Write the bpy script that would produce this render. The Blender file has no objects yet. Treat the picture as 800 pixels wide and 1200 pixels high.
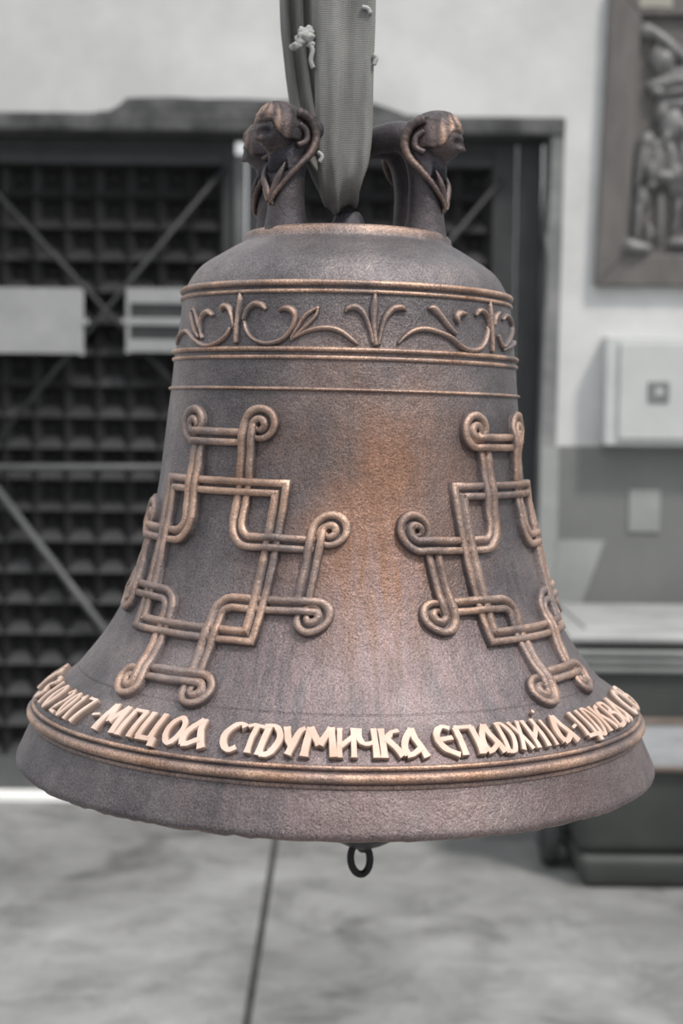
import bpy, bmesh, math, random
from mathutils import Vector, Matrix, noise as mnoise
R = math.radians
scene = bpy.context.scene
COL = scene.collection
random.seed(7)

# ------------------------------------------------------------------ camera
F = 1765.0                                    # focal length in pixels of the 800 x 1200 frame
PITCH, ROLL, EYE = R(3.63), R(0.6), 1.35
fwd = Vector((0, math.cos(PITCH), -math.sin(PITCH)))
right0 = Vector((1, 0, 0)); down0 = fwd.cross(right0)
rightv = math.cos(ROLL) * right0 - math.sin(ROLL) * down0
downv = math.sin(ROLL) * right0 + math.cos(ROLL) * down0
cam_d = bpy.data.cameras.new('camera')
cam_d.sensor_fit = 'VERTICAL'; cam_d.sensor_height = 36.0; cam_d.lens = F / 1200 * 36.0
cam_d.clip_start = 0.05
cam_d.dof.use_dof = True; cam_d.dof.focus_distance = 1.25; cam_d.dof.aperture_fstop = 5.4
cam = bpy.data.objects.new('camera', cam_d); COL.objects.link(cam)
m = Matrix((rightv, -downv, -fwd)).transposed().to_4x4(); m.translation = (0, 0, EYE)
cam.matrix_world = m
scene.camera = cam

# ------------------------------------------------------------------ sky, sun, exposure
scene.view_settings.view_transform = 'Standard'
scene.view_settings.look = 'None'
scene.view_settings.gamma = 1.0
scene.view_settings.use_curve_mapping = False
scene.view_settings.exposure = 0.60
w = bpy.data.worlds.new('overcast_sky'); scene.world = w; w.use_nodes = True
nt = w.node_tree; nt.nodes.clear()
wo = nt.nodes.new('ShaderNodeOutputWorld'); bg = nt.nodes.new('ShaderNodeBackground')
tc = nt.nodes.new('ShaderNodeTexCoord'); sx = nt.nodes.new('ShaderNodeSeparateXYZ')
mr = nt.nodes.new('ShaderNodeMapRange')       # overcast sky: horizon a third as bright as the zenith
mr.inputs['From Min'].default_value = 0; mr.inputs['From Max'].default_value = 1
mr.inputs['To Min'].default_value = 0.33; mr.inputs['To Max'].default_value = 1.0
nt.links.new(tc.outputs['Generated'], sx.inputs[0]); nt.links.new(sx.outputs['Z'], mr.inputs['Value'])
mu = nt.nodes.new('ShaderNodeMath'); mu.operation = 'MULTIPLY'; mu.inputs[1].default_value = 1.08
nt.links.new(mr.outputs[0], mu.inputs[0]); nt.links.new(mu.outputs[0], bg.inputs['Strength'])
bg.inputs['Color'].default_value = (0.95, 0.98, 1.0, 1)
nt.links.new(bg.outputs[0], wo.inputs[0])
sun_d = bpy.data.lights.new('sun', 'SUN'); sun_d.energy = 1.75; sun_d.angle = R(7); sun_d.color = (1.0, 0.95, 0.88)
sun = bpy.data.objects.new('sun', sun_d); COL.objects.link(sun)
sun.rotation_euler = Vector((1.35, -1.5, 2.9)).to_track_quat('Z', 'Y').to_euler()

def at(px, py, Y):
    """point of the place at depth Y that this pixel of the photograph shows"""
    r = fwd + (px - 400) / F * rightv + (py - 600) / F * downv
    return Vector((0, 0, EYE)) + r * (Y / r.y)

# ------------------------------------------------------------------ helpers
def empty(name, loc=(0, 0, 0), rz=0.0):
    o = bpy.data.objects.new(name, None); COL.objects.link(o)
    o.location = loc; o.rotation_euler = (0, 0, rz); o.empty_display_size = 0.05
    return o

def tag(o, label=None, cat=None, group=None, kind=None):
    if label: o['label'] = label
    if cat: o['category'] = cat
    if group: o['group'] = group
    if kind: o['kind'] = kind
    return o

class MB:
    def __init__(s): s.v = []; s.f = []; s.w = []
    def add(s, vs, fs, wear=None):
        b = len(s.v); s.v += [tuple(p) for p in vs]; s.f += [tuple(i + b for i in f) for f in fs]
        s.w += list(wear) if wear is not None else [0.0] * len(vs)
        return s
    def box(s, x0, x1, y0, y1, z0, z1):
        return s.add([(x, y, z) for x in (x0, x1) for y in (y0, y1) for z in (z0, z1)],
                     [(0, 1, 3, 2), (4, 6, 7, 5), (0, 4, 5, 1), (2, 3, 7, 6), (0, 2, 6, 4), (1, 5, 7, 3)])
    def prism_y(s, pts, y0, y1):
        """polygon in x,z extruded along y"""
        n = len(pts)
        vs = [(x, y0, z) for x, z in pts] + [(x, y1, z) for x, z in pts]
        fs = [tuple(range(n)), tuple(range(2 * n - 1, n - 1, -1))]
        fs += [(i, i + n, (i + 1) % n + n, (i + 1) % n) for i in range(n)]
        return s.add(vs, fs)
    def tube(s, pts, rad, n=12, cap=True, flat=(1, 1), wear=0.0):
        pts = [Vector(p) for p in pts]
        rad = rad if isinstance(rad, (list, tuple)) else [rad] * len(pts)
        vs = []; fs = []; up = None
        for i, p in enumerate(pts):
            t = (pts[min(i + 1, len(pts) - 1)] - pts[max(i - 1, 0)]).normalized()
            if up is None:
                up = Vector((0, 0, 1)) if abs(t.z) < 0.9 else Vector((1, 0, 0))
            a = t.cross(up).normalized(); up = a.cross(t).normalized()
            for k in range(n):
                q = 2 * math.pi * k / n
                vs.append(p + rad[i] * (flat[0] * math.cos(q) * a + flat[1] * math.sin(q) * up))
        for i in range(len(pts) - 1):
            for k in range(n):
                fs.append((i * n + k, i * n + (k + 1) % n, (i + 1) * n + (k + 1) % n, (i + 1) * n + k))
        if cap:
            fs.append(tuple(range(n - 1, -1, -1))); fs.append(tuple(range((len(pts) - 1) * n, len(pts) * n)))
        return s.add(vs, fs, [wear] * len(vs))
    def ellipsoid(s, c, r, n=20, m=12, rot=None):
        c = Vector(c); vs = []; fs = []
        for i in range(m + 1):
            a = math.pi * i / m
            for k in range(n):
                b = 2 * math.pi * k / n
                p = Vector((r[0] * math.sin(a) * math.cos(b), r[1] * math.sin(a) * math.sin(b), r[2] * math.cos(a)))
                if rot: p = rot @ p
                vs.append(c + p)
        for i in range(m):
            for k in range(n):
                fs.append((i * n + k, (i + 1) * n + k, (i + 1) * n + (k + 1) % n, i * n + (k + 1) % n))
        return s.add(vs, fs)
    def mesh(s, name, mat, smooth=False):
        me = bpy.data.meshes.new(name); me.from_pydata(s.v, [], s.f); me.validate(); me.update()
        if any(s.w) and len(me.vertices) == len(s.w):
            at_ = me.attributes.new('wear', 'FLOAT', 'POINT'); at_.data.foreach_set('value', s.w)
        bm = bmesh.new(); bm.from_mesh(me); bmesh.ops.recalc_face_normals(bm, faces=bm.faces); bm.to_mesh(me); bm.free()
        if smooth: me.polygons.foreach_set('use_smooth', [True] * len(me.polygons))
        if mat: me.materials.append(mat)
        return me
    def build(s, name, mat, parent=None, smooth=False, bevel=0.0, seg=2, auto=None):
        o = bpy.data.objects.new(name, s.mesh(name, mat, smooth)); COL.objects.link(o)
        if parent: o.parent = parent
        if bevel:
            b = o.modifiers.new('bevel', 'BEVEL'); b.width = bevel; b.segments = seg; b.limit_method = 'ANGLE'
        return o

def spline(pts, n=8):
    """Catmull-Rom through tuples of any length"""
    out = []
    P = [pts[0]] + list(pts) + [pts[-1]]
    for i in range(1, len(P) - 2):
        for k in range(n):
            t = k / n
            out.append(tuple(0.5 * (2 * b + (c - a) * t + (2 * a - 5 * b + 4 * c - d) * t * t + (3 * b - a - 3 * c + d) * t ** 3)
                             for a, b, c, d in zip(P[i - 1], P[i], P[i + 1], P[i + 2])))
    out.append(tuple(pts[-1]))
    return out

def interp(x, xs, ys):
    if x <= xs[0]: return ys[0]
    if x >= xs[-1]: return ys[-1]
    lo, hi = 0, len(xs) - 1
    while hi - lo > 1:
        md = (lo + hi) // 2
        if xs[md] <= x: lo = md
        else: hi = md
    t = (x - xs[lo]) / (xs[hi] - xs[lo])
    return ys[lo] + t * (ys[hi] - ys[lo])

# ------------------------------------------------------------------ materials
class Mat:
    def __init__(s, name):
        s.m = bpy.data.materials.new(name); s.m.use_nodes = True; s.t = s.m.node_tree
        s.b = s.t.nodes['Principled BSDF']
    def n(s, kind, **kw):
        nd = s.t.nodes.new(kind)
        for k, v in kw.items():
            if k in nd.inputs: nd.inputs[k].default_value = v
            else: setattr(nd, k, v)
        return nd
    def l(s, a, b): s.t.links.new(a, b)
    def coord(s, scale=(1, 1, 1), kind='Object'):
        c = s.n('ShaderNodeTexCoord'); mp = s.n('ShaderNodeMapping'); mp.inputs['Scale'].default_value = scale
        s.l(c.outputs[kind], mp.inputs[0]); return mp.outputs[0]
    def noise(s, scale, detail=6, rough=0.6, co=None, dist=0.0):
        nd = s.n('ShaderNodeTexNoise'); nd.inputs['Scale'].default_value = scale
        nd.inputs['Detail'].default_value = detail; nd.inputs['Roughness'].default_value = rough
        nd.inputs['Distortion'].default_value = dist
        s.l(co if co else s.coord(), nd.inputs['Vector']); return nd.outputs['Fac']
    def ramp(s, fac, stops):
        r = s.n('ShaderNodeValToRGB'); e = r.color_ramp.elements
        while len(e) < len(stops): e.new(0.5)
        for el, (p, c) in zip(e, stops):
            el.position = p; el.color = (*c, 1) if len(c) == 3 else c
        s.l(fac, r.inputs[0]); return r.outputs[0]
    def mix(s, fac, a, b, mode='MIX'):
        x = s.n('ShaderNodeMix', data_type='RGBA', blend_type=mode)
        for sock, v in ((x.inputs[0], fac), (x.inputs[6], a), (x.inputs[7], b)):
            if hasattr(v, 'links'): s.l(v, sock)
            elif isinstance(v, tuple): sock.default_value = (*v, 1)
            else: sock.default_value = v
        return x.outputs[2]
    def math(s, op, a, b=None, clamp=False):
        x = s.n('ShaderNodeMath', operation=op); x.use_clamp = clamp
        for i, v in enumerate((a, b)):
            if v is None: continue
            if hasattr(v, 'links'): s.l(v, x.inputs[i])
            else: x.inputs[i].default_value = v
        return x.outputs[0]
    def bump(s, h, strength=0.3, dist=0.002, prev=None):
        b = s.n('ShaderNodeBump'); b.inputs['Strength'].default_value = strength; b.inputs['Distance'].default_value = dist
        s.l(h, b.inputs['Height'])
        if prev: s.l(prev, b.inputs['Normal'])
        return b.outputs[0]
    def done(s, col, rough=0.6, metal=0.0, normal=None, spec=None):
        for k, v in (('Base Color', col), ('Roughness', rough), ('Metallic', metal)):
            if hasattr(v, 'links'): s.l(v, s.b.inputs[k])
            else: s.b.inputs[k].default_value = (*v, 1) if isinstance(v, tuple) else v
        if normal: s.l(normal, s.b.inputs['Normal'])
        if spec is not None: s.b.inputs['Specular IOR Level'].default_value = spec
        return s.m

def mottled(name, c0, c1, scale=4, rough=0.7, bump=0.2, bscale=60, metal=0.0, bdist=0.003, lo=0.35, hi=0.65, stretch=(1, 1, 1), spec=None):
    t = Mat(name)
    f = t.noise(scale, 8, 0.62, t.coord(stretch))
    col = t.ramp(f, [(lo, c0), (hi, c1)])
    nb = t.bump(t.noise(bscale, 5, 0.6, t.coord(stretch)), bump, bdist)
    return t.done(col, rough, metal, nb, spec)

def bronze(name, wear_gain=1.0, wear_base=0.0, body=False, dark=1.0):
    t = Mat(name)
    co = t.coord()
    base = t.ramp(t.noise(9, 8, 0.65, co), [(0.3, (0.078, 0.073, 0.081)), (0.5, (0.165, 0.147, 0.154)), (0.72, (0.31, 0.262, 0.258))])
    if dark != 1.0: base = t.mix(1.0, base, (dark * 0.92, dark, dark * 1.15), 'MULTIPLY')
    if body:
        sep = t.n('ShaderNodeSeparateXYZ'); t.l(co, sep.inputs[0])
        cyl = t.n('ShaderNodeCombineXYZ')              # unrolled round the bell, so streaks run down its flank
        t.l(t.math('MULTIPLY', t.math('ARCTAN2', sep.outputs['X'], t.math('MULTIPLY', sep.outputs['Y'], -1.0)), 21.0), cyl.inputs[0])
        t.l(t.math('MULTIPLY', sep.outputs['Z'], 11.0), cyl.inputs[1])
        streak = t.noise(1.0, 7, 0.65, cyl.outputs[0], 0.5)
        big = t.noise(5.5, 5, 0.6, t.coord((1, 1, 0.7)))
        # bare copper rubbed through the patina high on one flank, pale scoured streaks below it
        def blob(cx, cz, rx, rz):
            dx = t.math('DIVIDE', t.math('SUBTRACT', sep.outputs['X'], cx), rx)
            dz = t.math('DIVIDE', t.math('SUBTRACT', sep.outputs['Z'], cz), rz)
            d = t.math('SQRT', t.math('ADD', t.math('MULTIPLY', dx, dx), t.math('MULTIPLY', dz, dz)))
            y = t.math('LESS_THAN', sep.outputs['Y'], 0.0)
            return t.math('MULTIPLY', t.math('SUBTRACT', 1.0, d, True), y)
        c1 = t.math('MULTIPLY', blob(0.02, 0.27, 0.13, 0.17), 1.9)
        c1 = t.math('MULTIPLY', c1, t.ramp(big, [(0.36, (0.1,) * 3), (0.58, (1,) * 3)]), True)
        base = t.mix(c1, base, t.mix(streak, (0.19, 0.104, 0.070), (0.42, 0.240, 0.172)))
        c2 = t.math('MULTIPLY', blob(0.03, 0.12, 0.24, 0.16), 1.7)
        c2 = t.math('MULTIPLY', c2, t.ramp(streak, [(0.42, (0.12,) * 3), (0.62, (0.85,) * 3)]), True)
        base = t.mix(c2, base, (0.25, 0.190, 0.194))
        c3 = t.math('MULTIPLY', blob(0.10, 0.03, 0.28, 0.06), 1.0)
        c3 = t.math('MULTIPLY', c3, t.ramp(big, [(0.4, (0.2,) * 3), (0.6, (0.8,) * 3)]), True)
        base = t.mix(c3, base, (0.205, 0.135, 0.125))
    att = t.n('ShaderNodeAttribute', attribute_name='wear')
    wn = t.ramp(t.noise(14, 5, 0.6, co), [(0.36, (0.22,) * 3), (0.58, (1,) * 3)])
    wv = t.math('ADD', t.math('MULTIPLY', att.outputs['Fac'], wear_gain), wear_base)
    wv = t.math('MULTIPLY', wv, wn, True)
    copper = t.ramp(t.noise(22, 5, 0.6, co), [(0.3, (0.38, 0.215, 0.14)), (0.7, (0.90, 0.61, 0.46))])
    col = t.mix(wv, base, copper)
    col = t.mix(0.85 if body else 0.5, col, t.ramp(t.noise(650, 3, 0.7, co), [(0.32, (0.36,) * 3), (0.62, (1.2,) * 3)]), 'MULTIPLY')
    rough = t.ramp(t.noise(30, 5, 0.6, co), [(0.3, (0.40,) * 3), (0.7, (0.58,) * 3)])
    metal = t.math('ADD', t.math('MULTIPLY', wv, 0.2), 0.65, True)
    nb = t.bump(t.noise(420, 4, 0.7, co), 0.5, 0.0014)
    nb = t.bump(t.noise(55, 6, 0.65, co), 0.4, 0.004, nb)
    return t.done(col, rough, metal, nb)

M = {}
M['bell'] = bronze('patinated_bronze', 1.0, 0.0, True)
M['ornament'] = bronze('rubbed_bronze', 0.74, 0.04)
M['crown'] = bronze('dark_crown_bronze', 0.75, 0.0, dark=0.36)
t = Mat('polished_copper_letters')
lc = t.ramp(t.noise(18, 5, 0.6), [(0.3, (0.52, 0.35, 0.27)), (0.65, (0.72, 0.56, 0.48))])
att = t.n('ShaderNodeAttribute', attribute_name='wear')
lc = t.mix(att.outputs['Fac'], (0.16, 0.11, 0.09), lc)
M['letter'] = t.done(lc, 0.55, t.math('MULTIPLY', att.outputs['Fac'], 0.15), t.bump(t.noise(200, 4, 0.6), 0.25, 0.001))
M['iron'] = mottled('black_iron', (0.010, 0.010, 0.012), (0.022, 0.022, 0.025), 30, 0.5, 0.2, 200, 0.4)

t = Mat('woven_sling_webbing')
wv = t.n('ShaderNodeTexWave', wave_type='BANDS', bands_direction='Z'); wv.inputs['Scale'].default_value = 190
wv.inputs['Distortion'].default_value = 0.6; t.l(t.coord(), wv.inputs['Vector'])
wx = t.n('ShaderNodeTexWave', wave_type='BANDS', bands_direction='X'); wx.inputs['Scale'].default_value = 170; t.l(t.coord(), wx.inputs['Vector'])
wcol = t.ramp(t.noise(14, 6, 0.6, t.coord((2.2, 2.2, 0.5))), [(0.3, (0.155, 0.154, 0.148)), (0.7, (0.32, 0.318, 0.308))])
wcol = t.mix(0.22, wcol, wv.outputs['Color'], 'MULTIPLY')
nb = t.bump(wv.outputs['Fac'], 0.5, 0.0015); nb = t.bump(wx.outputs['Fac'], 0.25, 0.001, nb)
M['web'] = t.done(wcol, 0.95, 0, nb, 0.2)
M['fluff'] = mottled('frayed_fibre', (0.30, 0.30, 0.295), (0.46, 0.46, 0.45), 40, 0.95, 0.6, 300, 0, 0.002, spec=0.1)

M['plaster'] = mottled('grey_white_plaster', (0.50, 0.50, 0.502), (0.635, 0.635, 0.637), 2.6, 0.9, 0.3, 40, 0, 0.004, spec=0.2)
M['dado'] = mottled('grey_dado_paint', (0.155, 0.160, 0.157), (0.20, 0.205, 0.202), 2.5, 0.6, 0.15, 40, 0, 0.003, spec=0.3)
M['dado_pale'] = mottled('pale_dado_paint', (0.27, 0.278, 0.272), (0.34, 0.348, 0.342), 5, 0.7, 0.15, 40, 0, 0.003, spec=0.3)
M['lintel'] = mottled('bare_concrete', (0.055, 0.056, 0.057), (0.135, 0.136, 0.138), 9, 0.95, 0.7, 45, 0, 0.01, spec=0.2)
M['jamb'] = mottled('grey_jamb', (0.16, 0.162, 0.165), (0.26, 0.262, 0.265), 6, 0.85, 0.4, 40, 0, 0.005, spec=0.2)
M['gate'] = mottled('dark_gate_sheet', (0.0115, 0.0115, 0.012), (0.022, 0.022, 0.023), 7, 0.36, 0.2, 60, 0.0, 0.002, spec=0.5)
M['gate_frame'] = mottled('dark_gate_steel', (0.020, 0.021, 0.023), (0.034, 0.035, 0.037), 8, 0.55, 0.2, 60, 0, 0.002)
M['gate_bar'] = mottled('grey_gate_bar', (0.065, 0.067, 0.07), (0.10, 0.102, 0.105), 8, 0.5, 0.2, 60, 0, 0.002)
M['post'] = mottled('pale_grey_post', (0.09, 0.092, 0.094), (0.135, 0.137, 0.139), 8, 0.7, 0.2, 60, 0, 0.002)
M['plate'] = mottled('white_enamel_plate', (0.27, 0.273, 0.277), (0.34, 0.343, 0.347), 6, 0.5, 0.1, 60, 0, 0.002)
M['gap_daylight'] = mottled('white_gap_daylight', (0.86, 0.86, 0.85), (0.93, 0.93, 0.92), 6, 0.6, 0.1, 60, 0, 0.002)  # near-white in place of the daylight showing below the gate
M['bin'] = mottled('dark_green_plastic', (0.034, 0.0375, 0.0355), (0.052, 0.056, 0.0535), 5, 0.5, 0.15, 80, 0, 0.002)
M['lid'] = mottled('pale_grey_plastic_lid', (0.27, 0.275, 0.27), (0.40, 0.405, 0.40), 4, 0.45, 0.15, 60, 0, 0.002)
M['rim'] = mottled('grey_green_plastic_rim', (0.19, 0.20, 0.195), (0.27, 0.28, 0.275), 4, 0.45, 0.15, 60, 0, 0.002)
M['board'] = mottled('scuffed_white_board', (0.34, 0.345, 0.36), (0.48, 0.485, 0.50), 6, 0.7, 0.2, 60, 0, 0.003, stretch=(1, 1, 5))
M['board_edge'] = mottled('bare_wood_edge', (0.15, 0.115, 0.095), (0.21, 0.165, 0.14), 12, 0.8, 0.2, 60, 0, 0.002)
M['rubber'] = mottled('black_rubber', (0.03, 0.03, 0.031), (0.05, 0.05, 0.051), 8, 0.7, 0.2, 80, 0, 0.002)
M['frame'] = mottled('grey_brown_carved_wood', (0.095, 0.088, 0.085), (0.145, 0.135, 0.13), 5, 0.55, 0.35, 50, 0, 0.003, stretch=(4, 4, 0.8))
M['relief'] = mottled('grey_carved_wood', (0.10, 0.098, 0.097), (0.23, 0.227, 0.225), 9, 0.42, 0.3, 40, 0, 0.003)
M['label'] = mottled('pale_paper_label', (0.28, 0.265, 0.225), (0.36, 0.34, 0.29), 9, 0.7, 0.1, 40)
M['box'] = mottled('pale_grey_painted_steel', (0.46, 0.47, 0.47), (0.56, 0.57, 0.57), 3, 0.5, 0.08, 40, 0, 0.002)
M['lock'] = mottled('grey_lock', (0.16, 0.165, 0.168), (0.22, 0.225, 0.228), 20, 0.5, 0.1, 40)
# concrete floor: stained slabs
t = Mat('stained_concrete')
c = t.coord()
f1 = t.ramp(t.noise(1.6, 8, 0.65, c, 0.6), [(0.34, (0.165, 0.165, 0.166)), (0.5, (0.225, 0.225, 0.223)), (0.66, (0.30, 0.30, 0.298))])
f2 = t.ramp(t.noise(4.2, 10, 0.74, c, 0.4), [(0.38, (0.60,) * 3), (0.48, (0.90,) * 3), (0.60, (1.06,) * 3)])
f3 = t.ramp(t.noise(2.1, 6, 0.6, t.coord((1, 1, 1), 'Object'), 1.2), [(0.56, (1,) * 3), (0.66, (0.66,) * 3)])
f1 = t.mix(1.0, f1, f3, 'MULTIPLY')
fc = t.mix(0.75, f1, f2, 'MULTIPLY')
M['floor'] = t.done(fc, t.ramp(t.noise(3, 4, 0.6, c), [(0.3, (0.55,) * 3), (0.7, (0.85,) * 3)]), 0, t.bump(t.noise(35, 6, 0.65, c), 0.3, 0.004))
M['joint'] = mottled('dark_joint_dirt', (0.03, 0.03, 0.03), (0.06, 0.06, 0.06), 12, 0.95, 0.3, 60)

# ================================================================== THE SETTING
WY = 5.16                                     # depth of the wall's face
GY = 5.27                                     # depth of the gate's face
pxm = WY / F
def wx_(px, Y=WY): return at(px, 488, Y).x
def wz_(py, Y=WY): return at(400, py, Y).z

floor = empty('floor'); tag(floor, kind='structure')
MB().box(-6, 6, -4, 7.5, -0.12, -0.012).build('joint_bed', M['joint'], floor)
def slab(x0, x1, y0, y1):
    g = 0.006
    MB().box(x0 + g, x1 - g, y0 + g, y1 - g, -0.09, 0.0).build('slab', M['floor'], floor, bevel=0.004)
sx_ = -0.203
for x0, x1 in ((-3.4, -1.8), (-1.8, sx_), (sx_, 1.5), (1.5, 3.4)):
    for y0, y1 in ((-3.0, -1.4), (-1.4, 0.2), (0.2, 1.75), (1.75, 3.2), (3.2, 4.79), (4.79, 5.6)):
        slab(x0 + (0.006 if x0 == sx_ else 0), x1, y0, y1)

gx0, gx1 = wx_(-95), wx_(640)                 # opening in the wall
gz1 = wz_(156)
wall = empty('wall_back', (0, WY, 0)); tag(wall, kind='structure')
def onwall(mb, name, mat, **k):
    o = mb.build(name, mat, None, **k); o.parent = wall; o.matrix_parent_inverse = Matrix.Translation((0, -WY, 0)); return o
zl0, zl1 = gz1, wz_(137)
onwall(MB().box(-3.4, 3.4, WY, WY + 0.32, zl1, 3.6), 'upper_wall', M['plaster'])
xr = wx_(655)
# pier beside the gate: its edge is a little out of plumb
onwall(MB().prism_y([(wx_(645), 0), (3.4, 0), (3.4, zl1), (wx_(652), zl1)], WY, WY + 0.32), 'pier', M['plaster'])
onwall(MB().box(-3.4, gx0, WY, WY + 0.32, 0, zl1), 'pier', M['plaster'])
# painted dado, a skin of paint thicker than the plaster
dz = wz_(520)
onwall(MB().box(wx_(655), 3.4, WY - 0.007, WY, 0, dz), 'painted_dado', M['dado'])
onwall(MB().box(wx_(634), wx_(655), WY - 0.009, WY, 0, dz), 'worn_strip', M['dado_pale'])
onwall(MB().prism_y([(wx_(656), wz_(630)), (wx_(711), wz_(630)), (wx_(679), wz_(722)), (wx_(650), wz_(722))], WY - 0.012, WY - 0.004), 'pale_patch', M['dado_pale'])  # thin paler trapezoid set on the dado
onwall(MB().box(wx_(738), wx_(775), WY - 0.014, WY - 0.004, wz_(620), wz_(570)), 'pale_square', M['dado_pale'], bevel=0.003)  # small raised square in the same paler tone

# concrete lintel over the gate, with broken plaster above its middle
tr = empty('trim_1', (0, WY, 0)); tag(tr, kind='structure')
lint = MB().box(gx0 - 0.3, wx_(655), WY - 0.012, WY + 0.2, zl0, zl1 + 0.004).build('lintel_beam', M['lintel'], None, bevel=0.006)
pts = []
for px, py in ((103, 138), (116, 134), (128, 133), (140, 126), (148, 118), (165, 117), (200, 116), (240, 118), (280, 117), (320, 119), (360, 118), (400, 121), (430, 120), (452, 127), (470, 134), (500, 136), (505, 139)):
    pts.append((wx_(px), wz_(py)))
pts.append((wx_(505), zl1 - 0.02)); pts.append((wx_(103), zl1 - 0.02))
brk = MB().prism_y(pts, WY - 0.007, WY + 0.05).build('exposed_concrete', M['lintel'])
for o in (lint, brk): o.parent = tr; o.matrix_parent_inverse = Matrix.Translation((0, -WY, 0))
# jamb on the right, ragged where plaster broke away
tj = empty('trim_2', (0, WY, 0)); tag(tj, kind='structure')
edge = [(640, 156), (640, 200), (639, 240), (638, 268), (635, 275), (638, 300), (638, 330), (636, 380), (635, 430), (634, 480), (633, 540), (632, 640), (630, 760), (628, 960)]
pts = [(wx_(px), max(0.0, wz_(py))) for px, py in edge]
pts += [(wx_(648), 0), (wx_(655), gz1)]
j = MB().prism_y(pts, WY - 0.004, WY + 0.2).build('jamb_face', M['jamb']); j.parent = tj; j.matrix_parent_inverse = Matrix.Translation((0, -WY, 0))

# added slab, its near-white colour stands for daylight under the gate
th = MB().box(gx0, wx_(632), WY + 0.02, WY + 0.30, -0.02, 0.022).build('trim_daylight_slab', M['gap_daylight'], bevel=0.004); tag(th, kind='structure')

# ================================================================== GATE
CELL = 37.3 * pxm
def pocket_mesh():
    """one square of the pressed sheet: a four-sided hollow inside a raised edge"""
    c = CELL / 2; e = c * 0.965; q = c * 0.10; d = 0.052; u = c * 0.30
    mb = MB()
    vs = [(-c, 0, -c), (c, 0, -c), (c, 0, c), (-c, 0, c), (-e, 0.004, -e), (e, 0.004, -e), (e, 0.004, e), (-e, 0.004, e),
          (-q, d, u - q), (q, d, u - q), (q, d, u + q), (-q, d, u + q)]
    fs = [(i, (i + 1) % 4, (i + 1) % 4 + 4, i + 4) for i in range(4)] + [(i + 4, (i + 1) % 4 + 4, (i + 1) % 4 + 8, i + 8) for i in range(4)] + [(8, 9, 10, 11)]
    me = bpy.data.meshes.new('panel'); me.from_pydata(vs, [], fs); me.update(); me.materials.append(M['gate'])
    return me
POCKET = pocket_mesh()
zb, zt = 0.06, wz_(190)
rows = int((zt - zb) / CELL)
def gate_leaf(x0, x1, label):
    g = empty('gate_leaf', (x0, GY, 0.022)); tag(g, label, 'gate', 'pressed sheet gate leaves')
    cols = int((x1 - x0 - 0.06) / CELL)
    mx = (x1 - x0 - cols * CELL) / 2
    for r_ in range(rows):
        for c_ in range(cols):
            o = bpy.data.objects.new('panel', POCKET); COL.objects.link(o); o.parent = g
            o.location = (mx + (c_ + 0.5) * CELL, 0, zt - 0.022 - (r_ + 0.5) * CELL)
    W = x1 - x0; H = gz1 - 0.022 - 0.005
    MB().box(0, mx, -0.015, 0.03, 0, H).build('stile', M['gate_frame'], g, bevel=0.003)
    MB().box(W - mx, W, -0.015, 0.03, 0, H).build('stile', M['gate_frame'], g, bevel=0.003)
    MB().box(mx, W - mx, -0.02, 0.03, zt - 0.022, zt + 0.02).build('top_rail', M['gate_frame'], g, bevel=0.003)
    MB().box(mx, W - mx, -0.01, 0.03, zt + 0.02, H).build('head_panel', M['gate_frame'], g)
    MB().box(mx, W - mx, -0.02, 0.03, 0.0, zt - 0.022 - rows * CELL).build('bottom_rail', M['gate_bar'], g, bevel=0.003)
    MB().box(-0.0, W, 0.055, 0.065, 0, H).build('back_sheet', M['gate_frame'], g)
    return g
xpost = wx_(278)
gl = gate_leaf(gx0 + 0.005, wx_(270), 'dark pressed-sheet gate leaf left of the pale post, with crossed braces')
gr = gate_leaf(wx_(286), wx_(604), 'dark pressed-sheet gate leaf right of the pale post, mostly behind bell')
def brace(g, name, a, b, rad, mat):
    A = at(a[0], a[1], GY - 0.03); B_ = at(b[0], b[1], GY - 0.03)
    o = MB().tube([A - g.location, B_ - g.location], rad, 8).build(name, mat, g, True); return o
gY = GY - 0.03
brace(gl, 'diagonal_brace', (-40, 188), (262, 512), 0.008, M['gate_frame'])
brace(gl, 'diagonal_brace', (264, 196), (-55, 578), 0.009, M['gate_frame'])
brace(gl, 'cross_bar', (-90, 548), (268, 548), 0.014, M['gate_bar'])
brace(gl, 'diagonal_brace', (-15, 558), (250, 905), 0.013, M['gate_bar'])
brace(gr, 'diagonal_brace', (588, 210), (304, 545), 0.009, M['gate_frame'])
brace(gr, 'cross_bar', (294, 548), (592, 548), 0.014, M['gate_bar'])
brace(gr, 'diagonal_brace', (300, 560), (588, 895), 0.013, M['gate_bar'])
# pale middle post and the plain steel stile at the right
po = MB().box(wx_(272), wx_(284), GY - 0.035, GY - 0.018, 0.03, wz_(178)).build('gate_post', M['post'], None, bevel=0.0015)
tag(po, 'narrow pale grey upright post between the two gate leaves', 'post')
st = MB().box(wx_(606), wx_(634), GY - 0.02, GY + 0.03, 0.023, gz1 - 0.005).build('steel_upright', M['gate_frame'], None, bevel=0.004)
tag(st, 'plain dark steel upright between gate and right jamb', 'post')

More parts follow.
